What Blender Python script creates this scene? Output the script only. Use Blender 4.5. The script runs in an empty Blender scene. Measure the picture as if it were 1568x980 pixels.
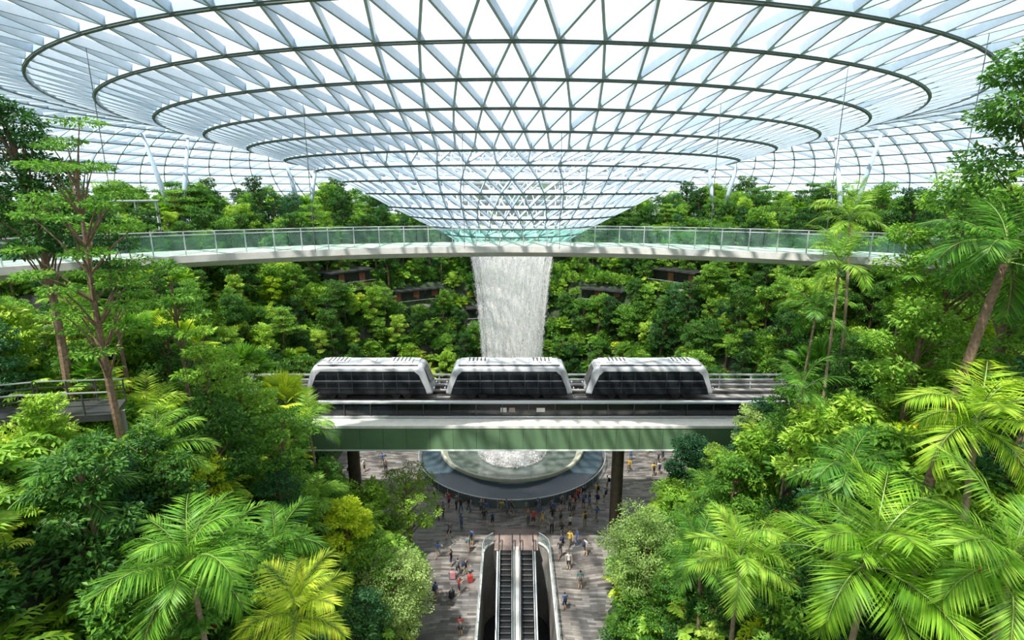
import bpy, bmesh, math, random
import numpy as np
from mathutils import Vector, Matrix
random.seed(7)
RG = np.random.default_rng(7)
SC = bpy.context.scene
CAMZ = 32.0
PITCH = math.radians(13.5)
FPX = 850.0
CP, SP = math.cos(PITCH), math.sin(PITCH)
PC = (0.0, 61.0)      # axis of funnel / pool

# ------------------------------------------------------------------ materials
def new_mat(name):
    m = bpy.data.materials.new(name); m.use_nodes = True
    nt = m.node_tree; nt.nodes.clear()
    out = nt.nodes.new('ShaderNodeOutputMaterial')
    return m, nt, out
def N(nt, t, **kw):
    n = nt.nodes.new(t)
    for k, v in kw.items():
        if k in n.inputs: n.inputs[k].default_value = v
        else: setattr(n, k, v)
    return n
def rgba(c): return (c[0], c[1], c[2], 1)
def ramp(nt, stops):
    r = nt.nodes.new('ShaderNodeValToRGB')
    e = r.color_ramp.elements
    while len(e) < len(stops): e.new(0.5)
    for i, (p, c) in enumerate(stops):
        e[i].position = p; e[i].color = rgba(c)
    return r
def simple(name, col, rough=.5, metal=0., noise=.12, scale=3., bump=0., spec=.5):
    m, nt, out = new_mat(name)
    p = N(nt, 'ShaderNodeBsdfPrincipled', Roughness=rough, Metallic=metal)
    p.inputs['Specular IOR Level'].default_value = spec
    tc = N(nt, 'ShaderNodeTexCoord')
    nz = N(nt, 'ShaderNodeTexNoise', Scale=scale, Detail=4.)
    nt.links.new(tc.outputs['Object'], nz.inputs['Vector'])
    a = tuple(max(0, c*(1-noise)) for c in col); b = tuple(min(1, c*(1+noise)) for c in col)
    r = ramp(nt, [(.3, a), (.7, b)])
    nt.links.new(nz.outputs['Fac'], r.inputs['Fac'])
    nt.links.new(r.outputs['Color'], p.inputs['Base Color'])
    if bump:
        bp = N(nt, 'ShaderNodeBump', Strength=bump, Distance=.05)
        nt.links.new(nz.outputs['Fac'], bp.inputs['Height'])
        nt.links.new(bp.outputs['Normal'], p.inputs['Normal'])
    nt.links.new(p.outputs['BSDF'], out.inputs['Surface'])
    return m
def leafmat(name, cols, trans=.4, rough=.5):
    m, nt, out = new_mat(name)
    g = N(nt, 'ShaderNodeNewGeometry')
    oi = N(nt, 'ShaderNodeObjectInfo')
    mx = N(nt, 'ShaderNodeMath', operation='MULTIPLY_ADD')
    mx.inputs[1].default_value = .48
    nt.links.new(g.outputs['Random Per Island'], mx.inputs[0])
    m2 = N(nt, 'ShaderNodeMath', operation='MULTIPLY'); m2.inputs[1].default_value = .52
    nt.links.new(oi.outputs['Random'], m2.inputs[0])
    nt.links.new(m2.outputs[0], mx.inputs[2])
    n = len(cols)
    r = ramp(nt, [(.08+.84*i/(n-1), c) for i, c in enumerate(cols)])
    nt.links.new(mx.outputs[0], r.inputs['Fac'])
    p = N(nt, 'ShaderNodeBsdfPrincipled', Roughness=rough)
    p.inputs['Specular IOR Level'].default_value = .3
    nt.links.new(r.outputs['Color'], p.inputs['Base Color'])
    t = N(nt, 'ShaderNodeBsdfTranslucent')
    hs = N(nt, 'ShaderNodeHueSaturation', Saturation=1.05, Value=1.5)
    nt.links.new(r.outputs['Color'], hs.inputs['Color'])
    nt.links.new(hs.outputs['Color'], t.inputs['Color'])
    mix = N(nt, 'ShaderNodeMixShader'); mix.inputs[0].default_value = trans
    nt.links.new(p.outputs[0], mix.inputs[1]); nt.links.new(t.outputs[0], mix.inputs[2])
    nt.links.new(mix.outputs[0], out.inputs['Surface'])
    return m
def glassmat(name, tint, opac=.2, body=(.8,.9,.95), rough=.05, noise=False):
    m, nt, out = new_mat(name)
    t = N(nt, 'ShaderNodeBsdfTransparent'); t.inputs['Color'].default_value = rgba(tint)
    p = N(nt, 'ShaderNodeBsdfPrincipled', Roughness=rough); p.inputs['Base Color'].default_value = rgba(body)
    mix = N(nt, 'ShaderNodeMixShader'); mix.inputs[0].default_value = opac
    nt.links.new(t.outputs[0], mix.inputs[1]); nt.links.new(p.outputs[0], mix.inputs[2])
    if noise:
        tc = N(nt, 'ShaderNodeTexCoord'); nz = N(nt, 'ShaderNodeTexNoise', Scale=.35, Detail=2.)
        nt.links.new(tc.outputs['Object'], nz.inputs['Vector'])
        mr = N(nt, 'ShaderNodeMapRange'); mr.inputs['To Min'].default_value = opac*.4; mr.inputs['To Max'].default_value = opac*1.6
        nt.links.new(nz.outputs['Fac'], mr.inputs['Value']); nt.links.new(mr.outputs[0], mix.inputs[0])
    nt.links.new(mix.outputs[0], out.inputs['Surface'])
    return m

M = {}
M['steel'] = simple('white_steel', (.45,.55,.64), .45, 0, .05)
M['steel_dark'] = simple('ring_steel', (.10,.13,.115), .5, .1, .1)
M['silver'] = simple('brushed_silver', (.52,.55,.57), .35, .5, .05)
M['white'] = simple('white_paint', (.62,.64,.65), .35, 0, .04)
M['frame'] = simple('grey_train_frame', (.42,.44,.46), .3, .2, .05)
M['offwhite'] = simple('light_concrete', (.52,.51,.48), .7, 0, .12, 2., .2)
M['ledge'] = simple('pale_ledge', (.66,.65,.60), .7, 0, .08, 2.)
M['concrete'] = simple('concrete', (.24,.23,.21), .8, 0, .2, 1.2, .3)
M['darkglass'] = simple('dark_window_glass', (.010,.012,.015), .12, 0, .2, 1.)
M['black'] = simple('black_rubber', (.015,.015,.016), .5, 0, .2)
M['darkgrey'] = simple('dark_grey_panel', (.045,.047,.05), .4, .2, .2, 2.)
M['greenpanel'] = simple('green_glass_fascia', (.105,.185,.10), .35, 0, .18, .35, 0, .35)
M['bark'] = simple('bark', (.17,.11,.07), .9, 0, .35, 8., .6)
M['barklight'] = simple('light_bark', (.24,.18,.12), .9, 0, .3, 8., .6)
M['stem'] = simple('green_stem', (.16,.25,.05), .6, 0, .2, 5.)
M['rim'] = simple('pool_rim_stone', (.40,.41,.32), .5, 0, .1, 2.)
M['bowl'] = simple('bowl_acrylic', (.10,.125,.11), .12, 0, .25, 1.5)
M['brown'] = simple('landing_plate', (.24,.18,.16), .5, 0, .12, 3.)
M['stone_col'] = simple('bronze_column', (.13,.10,.075), .5, .2, .2, 2.)
M['yellow'] = simple('flower_yellow', (.85,.62,.03), .5, 0, .1)
M['red'] = simple('flower_red', (.65,.05,.04), .5, 0, .1)
M['warm'] = simple('terracotta_wall', (.24,.09,.05), .7, 0, .3)
M['railglass'] = glassmat('rail_glass', (.68,.90,.80), .13, (.28,.42,.37), .06)
M['clearglass'] = glassmat('clear_glass', (.85,.95,.95), .15, (.6,.75,.75), .05)
M['roofglass'] = glassmat('roof_glass', (.985,.99,1.), .05, (.85,.92,1.), .1, True)
M['fritglass'] = glassmat('fritted_roof_glass', (.84,.90,.97), .22, (.7,.8,.9), .3, True)
M['L_dark'] = leafmat('leaf_dark', [(.012,.05,.010),(.03,.11,.018),(.065,.18,.028),(.13,.28,.04)])
M['L_mid'] = leafmat('leaf_mid', [(.022,.08,.012),(.065,.19,.022),(.16,.34,.04),(.32,.49,.07)])
M['L_bright'] = leafmat('leaf_bright', [(.07,.19,.02),(.18,.36,.035),(.34,.52,.06),(.52,.64,.12)])
M['L_lime'] = leafmat('leaf_lime', [(.16,.30,.012),(.33,.48,.02),(.54,.65,.035),(.76,.77,.08)])
M['L_pale'] = leafmat('leaf_pale', [(.13,.24,.06),(.26,.40,.10),(.40,.52,.17),(.55,.64,.26)])
M['L_blue'] = leafmat('leaf_bluegreen', [(.01,.05,.02),(.03,.12,.04),(.06,.19,.065),(.12,.29,.09)])
M['L_palm'] = leafmat('leaf_palm', [(.03,.12,.012),(.075,.22,.02),(.19,.38,.035),(.42,.58,.075)], .4, .5)
M['L_ypalm'] = leafmat('leaf_palm_yellow', [(.10,.24,.015),(.22,.41,.03),(.42,.58,.045),(.66,.70,.08)], .42, .5)

def water_pool():
    m, nt, out = new_mat('pool_water')
    p = N(nt, 'ShaderNodeBsdfPrincipled', Roughness=.12); p.inputs['Base Color'].default_value = (.05,.075,.095,1)
    tc = N(nt, 'ShaderNodeTexCoord'); nz = N(nt, 'ShaderNodeTexNoise', Scale=3., Detail=5.)
    nt.links.new(tc.outputs['Object'], nz.inputs['Vector'])
    b = N(nt, 'ShaderNodeBump', Strength=.4, Distance=.06)
    nt.links.new(nz.outputs['Fac'], b.inputs['Height']); nt.links.new(b.outputs[0], p.inputs['Normal'])
    nt.links.new(p.outputs[0], out.inputs['Surface']); return m
M['pool'] = water_pool()
def fall_mat(name, lo, hi, sx, mn=.03):
    m, nt, out = new_mat(name)
    tc = N(nt, 'ShaderNodeTexCoord'); mp = N(nt, 'ShaderNodeMapping')
    mp.inputs['Scale'].default_value = (sx, sx, .45)
    nz = N(nt, 'ShaderNodeTexNoise', Scale=1.0, Detail=7., Roughness=.75)
    nt.links.new(tc.outputs['Object'], mp.inputs['Vector']); nt.links.new(mp.outputs[0], nz.inputs['Vector'])
    r = ramp(nt, [(lo, (mn,mn,mn)), (hi, (.95,.95,.95))]); nt.links.new(nz.outputs['Fac'], r.inputs['Fac'])
    d = N(nt, 'ShaderNodeBsdfDiffuse'); d.inputs['Color'].default_value = (.93,.92,.91,1)
    tl = N(nt, 'ShaderNodeBsdfTranslucent'); tl.inputs['Color'].default_value = (.95,.95,.96,1)
    a = N(nt, 'ShaderNodeMixShader'); a.inputs[0].default_value = .5
    nt.links.new(d.outputs[0], a.inputs[1]); nt.links.new(tl.outputs[0], a.inputs[2])
    t = N(nt, 'ShaderNodeBsdfTransparent')
    mix = N(nt, 'ShaderNodeMixShader')
    nt.links.new(r.outputs['Color'], mix.inputs[0]); nt.links.new(t.outputs[0], mix.inputs[1]); nt.links.new(a.outputs[0], mix.inputs[2])
    nt.links.new(mix.outputs[0], out.inputs['Surface']); return m
M['fall'] = fall_mat('falling_water_sheet', .40, .72, 5.)
def drop_mat():
    m, nt, out = new_mat('water_drops')
    d = N(nt, 'ShaderNodeBsdfDiffuse'); d.inputs['Color'].default_value = (.97,.96,.95,1)
    tl = N(nt, 'ShaderNodeBsdfTranslucent'); tl.inputs['Color'].default_value = (.97,.97,.98,1)
    a = N(nt, 'ShaderNodeMixShader'); a.inputs[0].default_value = .5
    nt.links.new(d.outputs[0], a.inputs[1]); nt.links.new(tl.outputs[0], a.inputs[2])
    nt.links.new(a.outputs[0], out.inputs['Surface']); return m
M['drop'] = drop_mat()

def floor_mat():
    m, nt, out = new_mat('stone_plank_floor')
    tc = N(nt, 'ShaderNodeTexCoord')
    nz0 = N(nt, 'ShaderNodeTexNoise', Scale=.12, Detail=2.)
    nt.links.new(tc.outputs['Object'], nz0.inputs['Vector'])
    mixv = N(nt, 'ShaderNodeVectorMath', operation='MULTIPLY_ADD')
    mixv.inputs[1].default_value = (3,3,0)
    nt.links.new(nz0.outputs['Color'], mixv.inputs[0]); nt.links.new(tc.outputs['Object'], mixv.inputs[2])
    br = N(nt, 'ShaderNodeTexBrick', Scale=1.0)
    br.inputs['Color1'].default_value = (.24,.22,.20,1); br.inputs['Color2'].default_value = (.075,.07,.066,1)
    br.inputs['Mortar'].default_value = (.06,.056,.052,1)
    br.inputs['Mortar Size'].default_value = .012; br.inputs['Brick Width'].default_value = 1.3; br.inputs['Row Height'].default_value = .26
    nt.links.new(mixv.outputs[0], br.inputs['Vector'])
    nz = N(nt, 'ShaderNodeTexNoise', Scale=1.4, Detail=6.)
    nt.links.new(tc.outputs['Object'], nz.inputs['Vector'])
    mx = N(nt, 'ShaderNodeMix', data_type='RGBA', blend_type='OVERLAY'); mx.inputs[0].default_value = .5
    nt.links.new(br.outputs['Color'], mx.inputs[6]); nt.links.new(nz.outputs['Fac'], mx.inputs[7])
    p = N(nt, 'ShaderNodeBsdfPrincipled', Roughness=.5)
    nt.links.new(mx.outputs[2], p.inputs['Base Color'])
    nt.links.new(p.outputs[0], out.inputs['Surface']); return m
M['floor'] = floor_mat()
def terrain_mat():
    m, nt, out = new_mat('planted_terrace_soil')
    g = N(nt, 'ShaderNodeNewGeometry'); s = N(nt, 'ShaderNodeSeparateXYZ')
    nt.links.new(g.outputs['True Normal'], s.inputs[0])
    st = ramp(nt, [(.30,(0,0,0)),(.5,(1,1,1))]); nt.links.new(s.outputs['Z'], st.inputs['Fac'])
    tc = N(nt, 'ShaderNodeTexCoord'); nz = N(nt, 'ShaderNodeTexNoise', Scale=1.5, Detail=8.)
    nt.links.new(tc.outputs['Object'], nz.inputs['Vector'])
    a = ramp(nt, [(.3,(.006,.016,.005)),(.7,(.03,.07,.015))]); nt.links.new(nz.outputs['Fac'], a.inputs['Fac'])
    b = ramp(nt, [(.3,(.015,.016,.013)),(.7,(.05,.05,.042))]); nt.links.new(nz.outputs['Fac'], b.inputs['Fac'])
    mx = N(nt, 'ShaderNodeMix', data_type='RGBA')
    nt.links.new(st.outputs['Color'], mx.inputs[0]); nt.links.new(b.outputs['Color'], mx.inputs[6]); nt.links.new(a.outputs['Color'], mx.inputs[7])
    p = N(nt, 'ShaderNodeBsdfPrincipled', Roughness=.9); nt.links.new(mx.outputs[2], p.inputs['Base Color'])
    nt.links.new(p.outputs[0], out.inputs['Surface']); return m
M['terrain'] = terrain_mat()

# ------------------------------------------------------------------ mesh builder
class MB:
    def __init__(s): s.v = []; s.f = []; s.mi = []; s.mats = []
    def mid(s, mat):
        if mat not in s.mats: s.mats.append(mat)
        return s.mats.index(mat)
    def add(s, verts, faces, mat):
        o = len(s.v); k = s.mid(mat)
        s.v.extend([tuple(map(float, p)) for p in verts])
        for f in faces: s.f.append([i+o for i in f]); s.mi.append(k)
    def box(s, c, d, mat, rot=0.):
        x, y, z = d[0]/2, d[1]/2, d[2]/2
        cr, sr = math.cos(rot), math.sin(rot)
        vs = []
        for a in (-x, x):
            for b in (-y, y):
                for e in (-z, z):
                    vs.append((c[0]+a*cr-b*sr, c[1]+a*sr+b*cr, c[2]+e))
        s.add(vs, [(0,1,3,2),(4,6,7,5),(0,4,5,1),(2,3,7,6),(0,2,6,4),(1,5,7,3)], mat)
    def beam(s, a, b, w, d, mat, up=(0,0,1)):
        a = np.array(a, float); b = np.array(b, float); up = np.array(up, float)
        t = b-a; t /= np.linalg.norm(t)+1e-9
        sd = np.cross(t, up); n = np.linalg.norm(sd)
        if n < 1e-5: sd = np.cross(t, (1,0,0)); n = np.linalg.norm(sd)
        sd /= n; u = np.cross(sd, t)
        vs = []
        for p in (a, b):
            for q, r in ((-1,0),(1,0),(1,-1),(-1,-1)):
                vs.append(p+sd*q*w/2+u*(r*d))
        s.add(vs, [(0,1,2,3),(7,6,5,4),(0,4,5,1),(1,5,6,2),(2,6,7,3),(3,7,4,0)], mat)
    def tube(s, path, rad, mat, seg=6, cap=True):
        path = [np.array(p, float) for p in path]; n = len(path)
        if not hasattr(rad, '__len__'): rad = [rad]*n
        vs = []; prev = None
        for i in range(n):
            t = path[min(i+1, n-1)]-path[max(i-1, 0)]; t = t/(np.linalg.norm(t)+1e-9)
            if prev is None:
                ref = np.array((1,0,0)) if abs(t[0]) < .8 else np.array((0,1,0))
                sd = np.cross(t, ref)
            else: sd = prev - t*np.dot(prev, t)
            sd /= np.linalg.norm(sd)+1e-9; prev = sd; u = np.cross(t, sd)
            for k in range(seg):
                a = 2*math.pi*k/seg
                vs.append(path[i]+(sd*math.cos(a)+u*math.sin(a))*rad[i])
        fs = []
        for i in range(n-1):
            for k in range(seg):
                k2 = (k+1) % seg
                fs.append((i*seg+k, i*seg+k2, (i+1)*seg+k2, (i+1)*seg+k))
        if cap: fs.append(tuple(range(seg-1, -1, -1))); fs.append(tuple((n-1)*seg+k for k in range(seg)))
        s.add(vs, fs, mat)
    def lathe(s, prof, mat, seg=96, c=(0,0,0), a0=0., a1=2*math.pi):
        vs = []; n = len(prof); full = abs(a1-a0-2*math.pi) < 1e-6
        ns = seg if full else seg+1
        for k in range(ns):
            a = a0+(a1-a0)*k/seg
            for r, z in prof: vs.append((c[0]+r*math.cos(a), c[1]+r*math.sin(a), c[2]+z))
        fs = []
        for k in range(seg):
            k2 = (k+1) % ns
            for i in range(n-1): fs.append((k*n+i, k2*n+i, k2*n+i+1, k*n+i+1))
        s.add(vs, fs, mat)
    def leaves(s, base, dr, nr, L, W, mat):
        """vectorised leaf blades: base(N,3) dir(N,3) normal(N,3)"""
        n = len(base); dr = dr/(np.linalg.norm(dr, axis=1)[:, None]+1e-9)
        sd = np.cross(dr, nr); sd /= np.linalg.norm(sd, axis=1)[:, None]+1e-9
        up = np.cross(sd, dr)
        L = np.broadcast_to(L, (n,))[:, None]; W = np.broadcast_to(W, (n,))[:, None]
        mid = base+dr*L*.45
        v = np.stack([base, mid+sd*W*.5+up*W*.12, base+dr*L-up*L*.12, mid-sd*W*.5+up*W*.12], 1).reshape(-1, 3)
        o = len(s.v); k = s.mid(mat)
        s.v.extend(map(tuple, v.tolist()))
        s.f.extend([[o+4*i, o+4*i+1, o+4*i+2, o+4*i+3] for i in range(n)])
        s.mi.extend([k]*n)
    def mesh(s, name, smooth=False):
        me = bpy.data.meshes.new(name)
        me.from_pydata(s.v, [], s.f)
        for m in s.mats: me.materials.append(m)
        me.polygons.foreach_set('material_index', s.mi)
        if smooth: me.polygons.foreach_set('use_smooth', [True]*len(s.f))
        me.update(); return me
    def obj(s, name, loc=(0,0,0), rot=0., parent=None, smooth=False):
        o = bpy.data.objects.new(name, s.mesh(name, smooth))
        o.location = loc; o.rotation_euler = (0,0,rot)
        SC.collection.objects.link(o)
        if parent: o.parent = parent
        return o
def empty(name, loc=(0,0,0)):
    e = bpy.data.objects.new(name, None); e.location = loc; e.empty_display_size = .5
    SC.collection.objects.link(e); return e
def put(me, name, loc, rot=0., sc=1., parent=None):
    o = bpy.data.objects.new(name, me); o.location = loc; o.rotation_euler = (0,0,rot); o.scale = (sc,)*3
    SC.collection.objects.link(o)
    if parent: o.parent = parent
    return o

# ------------------------------------------------------------------ terrain
def corrw(y): return np.interp(y, [20, 35, 45, 60], [6.5, 7.5, 10.5, 12])
def pdist(x, y):
    r = np.hypot(x-PC[0], y-PC[1])
    a = r-21.5
    b = np.where(y < 61, np.abs(x)-corrw(y), 999.)
    return np.minimum(a, b)
def terr(x, y):
    x = np.asarray(x, float); y = np.asarray(y, float)
    d = np.maximum(pdist(x, y), 0)
    tau = np.interp(y, [15, 24, 40, 60, 75], [6.5, 8, 15, 12, 11.])
    h = 25.6*(1-np.exp(-d/tau))*1.04
    h = np.minimum(h, 25.5)
    s = h/4.2; k = np.floor(s); f = s-k
    g = np.clip((f-.55)/.3, 0, 1); g = g*g*(3-2*g)
    h2 = 4.2*(k+g)
    h = .45*h+.55*h2
    h = h+.25*np.sin(x*1.3+y*.7)*np.clip(d/4, 0, 1)
    carve = (y > 39.5) & (y < 51.5)
    h = np.where(carve, np.minimum(h, 10.2), h)
    h = np.where(d <= 0, -.15, h)
    return h
def T1(x, y): return float(terr(x, y))
xs = np.arange(-105, 105.1, 1.0); ys = np.arange(-30, 160.1, 1.0)
X, Y = np.meshgrid(xs, ys); Z = terr(X, Y); D = pdist(X, Y); R = np.hypot(X, Y-61)
nx = len(xs); vv = np.stack([X, Y, Z], -1).reshape(-1, 3)
fs = []
for j in range(len(ys)-1):
    for i in range(nx-1):
        if D[j:j+2, i:i+2].max() > -.6 and R[j, i] < 99: fs.append((j*nx+i, j*nx+i+1, (j+1)*nx+i+1, (j+1)*nx+i))
b = MB(); used = sorted({i for f in fs for i in f}); mp = {u: k for k, u in enumerate(used)}
b.add([vv[u] for u in used], [[mp[i] for i in f] for f in fs], M['terrain'])
b.obj('planted_terrace_ground', smooth=False)

# floor with escalator opening
EX = .38
HW, HY0, HY1 = 3.0, 27.0, 45.0
hl = []
for k in range(13):
    a = math.pi*k/12; hl.append((EX+HW*math.cos(a), HY1-2.2+2.2*math.sin(a)))
for k in range(13):
    a = math.pi+math.pi*k/12; hl.append((EX+HW*math.cos(a), HY0+2.2+2.2*math.sin(a)))
bm = bmesh.new()
outer = [(-34,-12),(34,-12),(34,84),(-34,84)]
for loop in (outer, hl):
    vs = [bm.verts.new((p[0], p[1], 0)) for p in loop]
    for i in range(len(vs)): bm.edges.new((vs[i], vs[(i+1) % len(vs)]))
bmesh.ops.triangle_fill(bm, edges=bm.edges[:], use_beauty=True)
for f in bm.faces:
    if f.normal.z < 0: f.normal_flip()
me = bpy.data.meshes.new('floor'); bm.to_mesh(me); bm.free(); me.materials.append(M['floor'])
put(me, 'floor', (0,0,0))
b = MB(); b.add([(-400,-300,-9),(400,-300,-9),(400,600,-9),(-400,600,-9)], [(0,1,2,3)], M['concrete']); b.obj('ground')

# ------------------------------------------------------------------ roof
RZ = [(6.2,26.8),(7.6,27.7),(9.3,28.6),(11.2,29.6),(13.2,30.6),(15.4,31.9),(17.6,33.0),(20,34.0),(22.7,35.0),(25.7,35.9),(28.9,36.8),(32.2,37.7),(35.6,38.6),
      (39,39.4),(42.5,40.0),(46,40.2),(49.6,40.0),(53.2,39.4),(57,38.5),(61,37.4),(65,36.2),(69,34.9),(73,33.5),(77,32.0),(81,30.4),(85,28.7),(89,27.1),(93,25.5)]
def roofz(r): return float(np.interp(r, [a for a,_ in RZ], [z for _,z in RZ]))
def ncount(i):
    r = RZ[i][0]
    return 28 if r < 8.5 else (56 if r < 21 else 112)
rings = []
for i, (r, z) in enumerate(RZ):
    n = ncount(i); off = (i % 2)*.5
    rings.append([(PC[0]+r*math.sin(2*math.pi*(k+off)/n), PC[1]-r*math.cos(2*math.pi*(k+off)/n), z, 2*math.pi*(k+off)/n) for k in range(n)])
steel = MB(); glass = MB()
def nrm(p):
    r = math.hypot(p[0]-PC[0], p[1]-PC[1]); dz = (roofz(r+.8)-roofz(r-.8))/1.6
    ux, uy = (p[0]-PC[0])/r, (p[1]-PC[1])/r
    v = np.array((-dz*ux, -dz*uy, 1.)); return v/np.linalg.norm(v)
def bm_(a, c, w, d, mat, dz=0.):
    n = nrm(((a[0]+c[0])/2, (a[1]+c[1])/2))
    steel.beam((a[0],a[1],a[2]+dz), (c[0],c[1],c[2]+dz), w, d, mat, n)
for i in range(len(rings)):
    R0 = rings[i]; n0 = len(R0); rr_ = RZ[i][0]
    dd_ = .40 if rr_ > 20 else .26
    for k in range(n0):
        if not i: bm_(R0[k], R0[(k+1) % n0], .3, .5, M['white'])
        else:
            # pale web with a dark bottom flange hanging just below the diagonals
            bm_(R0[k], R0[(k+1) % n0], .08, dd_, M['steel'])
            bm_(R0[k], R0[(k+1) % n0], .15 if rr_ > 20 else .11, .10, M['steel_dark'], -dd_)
    if i+1 < len(rings):
        R1 = rings[i+1]; n1 = len(R1)
        wd = .125 if rr_ > 20 else .09; dp = .42 if rr_ > 20 else .26
        tris = []
        o0 = (i % 2)*.5; o1 = ((i+1) % 2)*.5
        A = [(k+o0)/n0 for k in range(n0+1)]; B = [(k+o1)/n1 for k in range(n1+1)]
        a = 0; c = 0
        edges = {(0,0)}
        while a < n0 or c < n1:
            ga = (A[a+1] if a < n0 else 9); gc = (B[c+1] if c < n1 else 9)
            if ga < gc: tris.append((R0[a % n0], R1[c % n1], R0[(a+1) % n0])); a += 1
            else: tris.append((R0[a % n0], R1[c % n1], R1[(c+1) % n1])); c += 1
            edges.add((a % n0, c % n1))
        for (p, q) in edges: bm_(R0[p], R1[q], wd, dp, M['steel'])
        for t in tris:
            mat = M['fritglass'] if random.random() < (.3 if RZ[i][0] > 38 else .08) else M['roofglass']
            glass.add([(p[0], p[1], p[2]+.04) for p in t], [(0,1,2)], mat)
roof = empty('glass_dome_roof', (0,0,0))
steel.obj('steel_diagrid', parent=roof); glass.obj('glass_panels', parent=roof)
b = MB(); b.lathe([(6.25,26.3),(6.25,26.85),(5.2,26.6),(4.9,26.3),(4.9,26.2),(5.3,26.3),(6.25,26.3)], M['white'], 64, (0,61,0)); b.obj('oculus_lip', parent=roof, smooth=True)
def vcol(x, y):
    zb = T1(x, y)-.3; r = math.hypot(x, y-61)
    tx, ty = -(y-61)/r, x/r
    b = MB()
    for sgn in (-1, 1):
        ex, ey = x+tx*sgn*3.4, y+ty*sgn*3.4
        zt = roofz(math.hypot(ex, ey-61))-.3
        b.tube([(x+tx*sgn*.25, y+ty*sgn*.25, zb), ((x+ex)/2, (y+ey)/2, (zb+zt)/2), (ex, ey, zt)], [.28,.36,.2], M['steel'], 10)
    b.tube([(x,y,zb-.2),(x,y,zb+.9)], [.5,.4], M['white'], 12)
    b.obj('branching_roof_column', smooth=True, parent=roof)
for ang in (22, 46, 72, 108, 134, 158):
    vcol(52*math.cos(math.radians(ang)), 61+50*math.sin(math.radians(ang)))

# ------------------------------------------------------------------ terrace walkways in the hillside
GAL = []
for a0, a1, r in [(112,128,30.4),(132,146,33.),(54,68,30.4),(34,48,33.),(98,106,27.5)]:
    t = math.radians((a0+a1)/2); GAL.append((a0, a1, r, T1(r*math.cos(t), 61+r*math.sin(t))+.2))
gal = empty('terrace_walkways')
for a0, a1, r, z in GAL:
    b = MB(); A_, B_ = math.radians(a0), math.radians(a1)
    b.lathe([(r-1.2,z-.35),(r-1.2,z),(r+1.5,z),(r+1.5,z-.35),(r-1.2,z-.35)], M['concrete'], 24, (0,61,0), A_, B_)
    b.lathe([(r-.6,z+2.4),(r-.6,z+2.62),(r+3,z+2.62),(r+3,z+2.4),(r-.6,z+2.4)], M['darkgrey'], 24, (0,61,0), A_, B_)
    b.lathe([(r+.7,z),(r+.7,z+2.4)], M['black'], 24, (0,61,0), A_, B_)
    b.lathe([(r-1.12,z+.95),(r-1.12,z+1.02),(r-1.05,z+1.02),(r-1.05,z+.95)], M['silver'], 24, (0,61,0), A_, B_)
    n_ = int((a1-a0)*1.2)
    for k in range(n_+1):
        t = A_+(B_-A_)*k/n_
        b.box(((r-1.08)*math.cos(t), 61+(r-1.08)*math.sin(t), z+.5), (.04,.04,1.), M['darkgrey'], t)
        if k % 7 == 3: b.box(((r+.62)*math.cos(t), 61+(r+.62)*math.sin(t), z+1.15), (.08,1.0,1.9), M['warm'], t)
    b.obj('walkway', parent=gal)

# pavilion frame on the rim, left
b = MB(); PX, PY = -48., 71.; PZ = T1(PX, PY)
for dx in (-2.2, 0, 2.2):
    for dy in (-1.6, 1.6):
        b.box((dx, dy, 2.9), (.14,.14,6.2), M['white'])
for z in (2.2, 4.1, 6.0):
    for dy in (-1.6, 1.6): b.box((0, dy, z), (4.5,.12,.12), M['white'])
    for dx in (-2.2, 0, 2.2): b.box((dx, 0, z), (.12,3.2,.12), M['white'])
b.box((0,0,6.1), (5.,3.8,.1), M['silver'])
b.obj('white_frame_pavilion', (PX, PY, PZ), .5)

# hillside walkway, near left
HWP = [(-27.5,18.2,22.9),(-24.,20.4,22.8),(-21.,22.2,22.6),(-18.,23.4,22.3)]
hw = empty('hillside_walkway'); b = MB()
for p, q in zip(HWP[:-1], HWP[1:]):
    d = np.array(q)-np.array(p); nn = np.array((-d[1], d[0], 0)); nn = nn/np.linalg.norm(nn)
    b.beam(p, q, 1.9, .3, M['darkgrey'])
    for s_ in (-.9, .9):
        P, Q = np.array(p)+nn*s_, np.array(q)+nn*s_
        for hz in (.45, .75, 1.05): b.beam(P+(0,0,hz), Q+(0,0,hz), .05, .05, M['darkgrey'] if hz < 1 else M['silver'])
        for t in np.linspace(0, 1, 4): b.box(P+(Q-P)*t+(0,0,.5), (.05,.05,1.05), M['darkgrey'])
for p in HWP: b.tube([(p[0],p[1],T1(p[0],p[1])-.5),(p[0],p[1],p[2]-.2)], .14, M['concrete'], 10)
b.obj('deck_and_railing', parent=hw)

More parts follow.
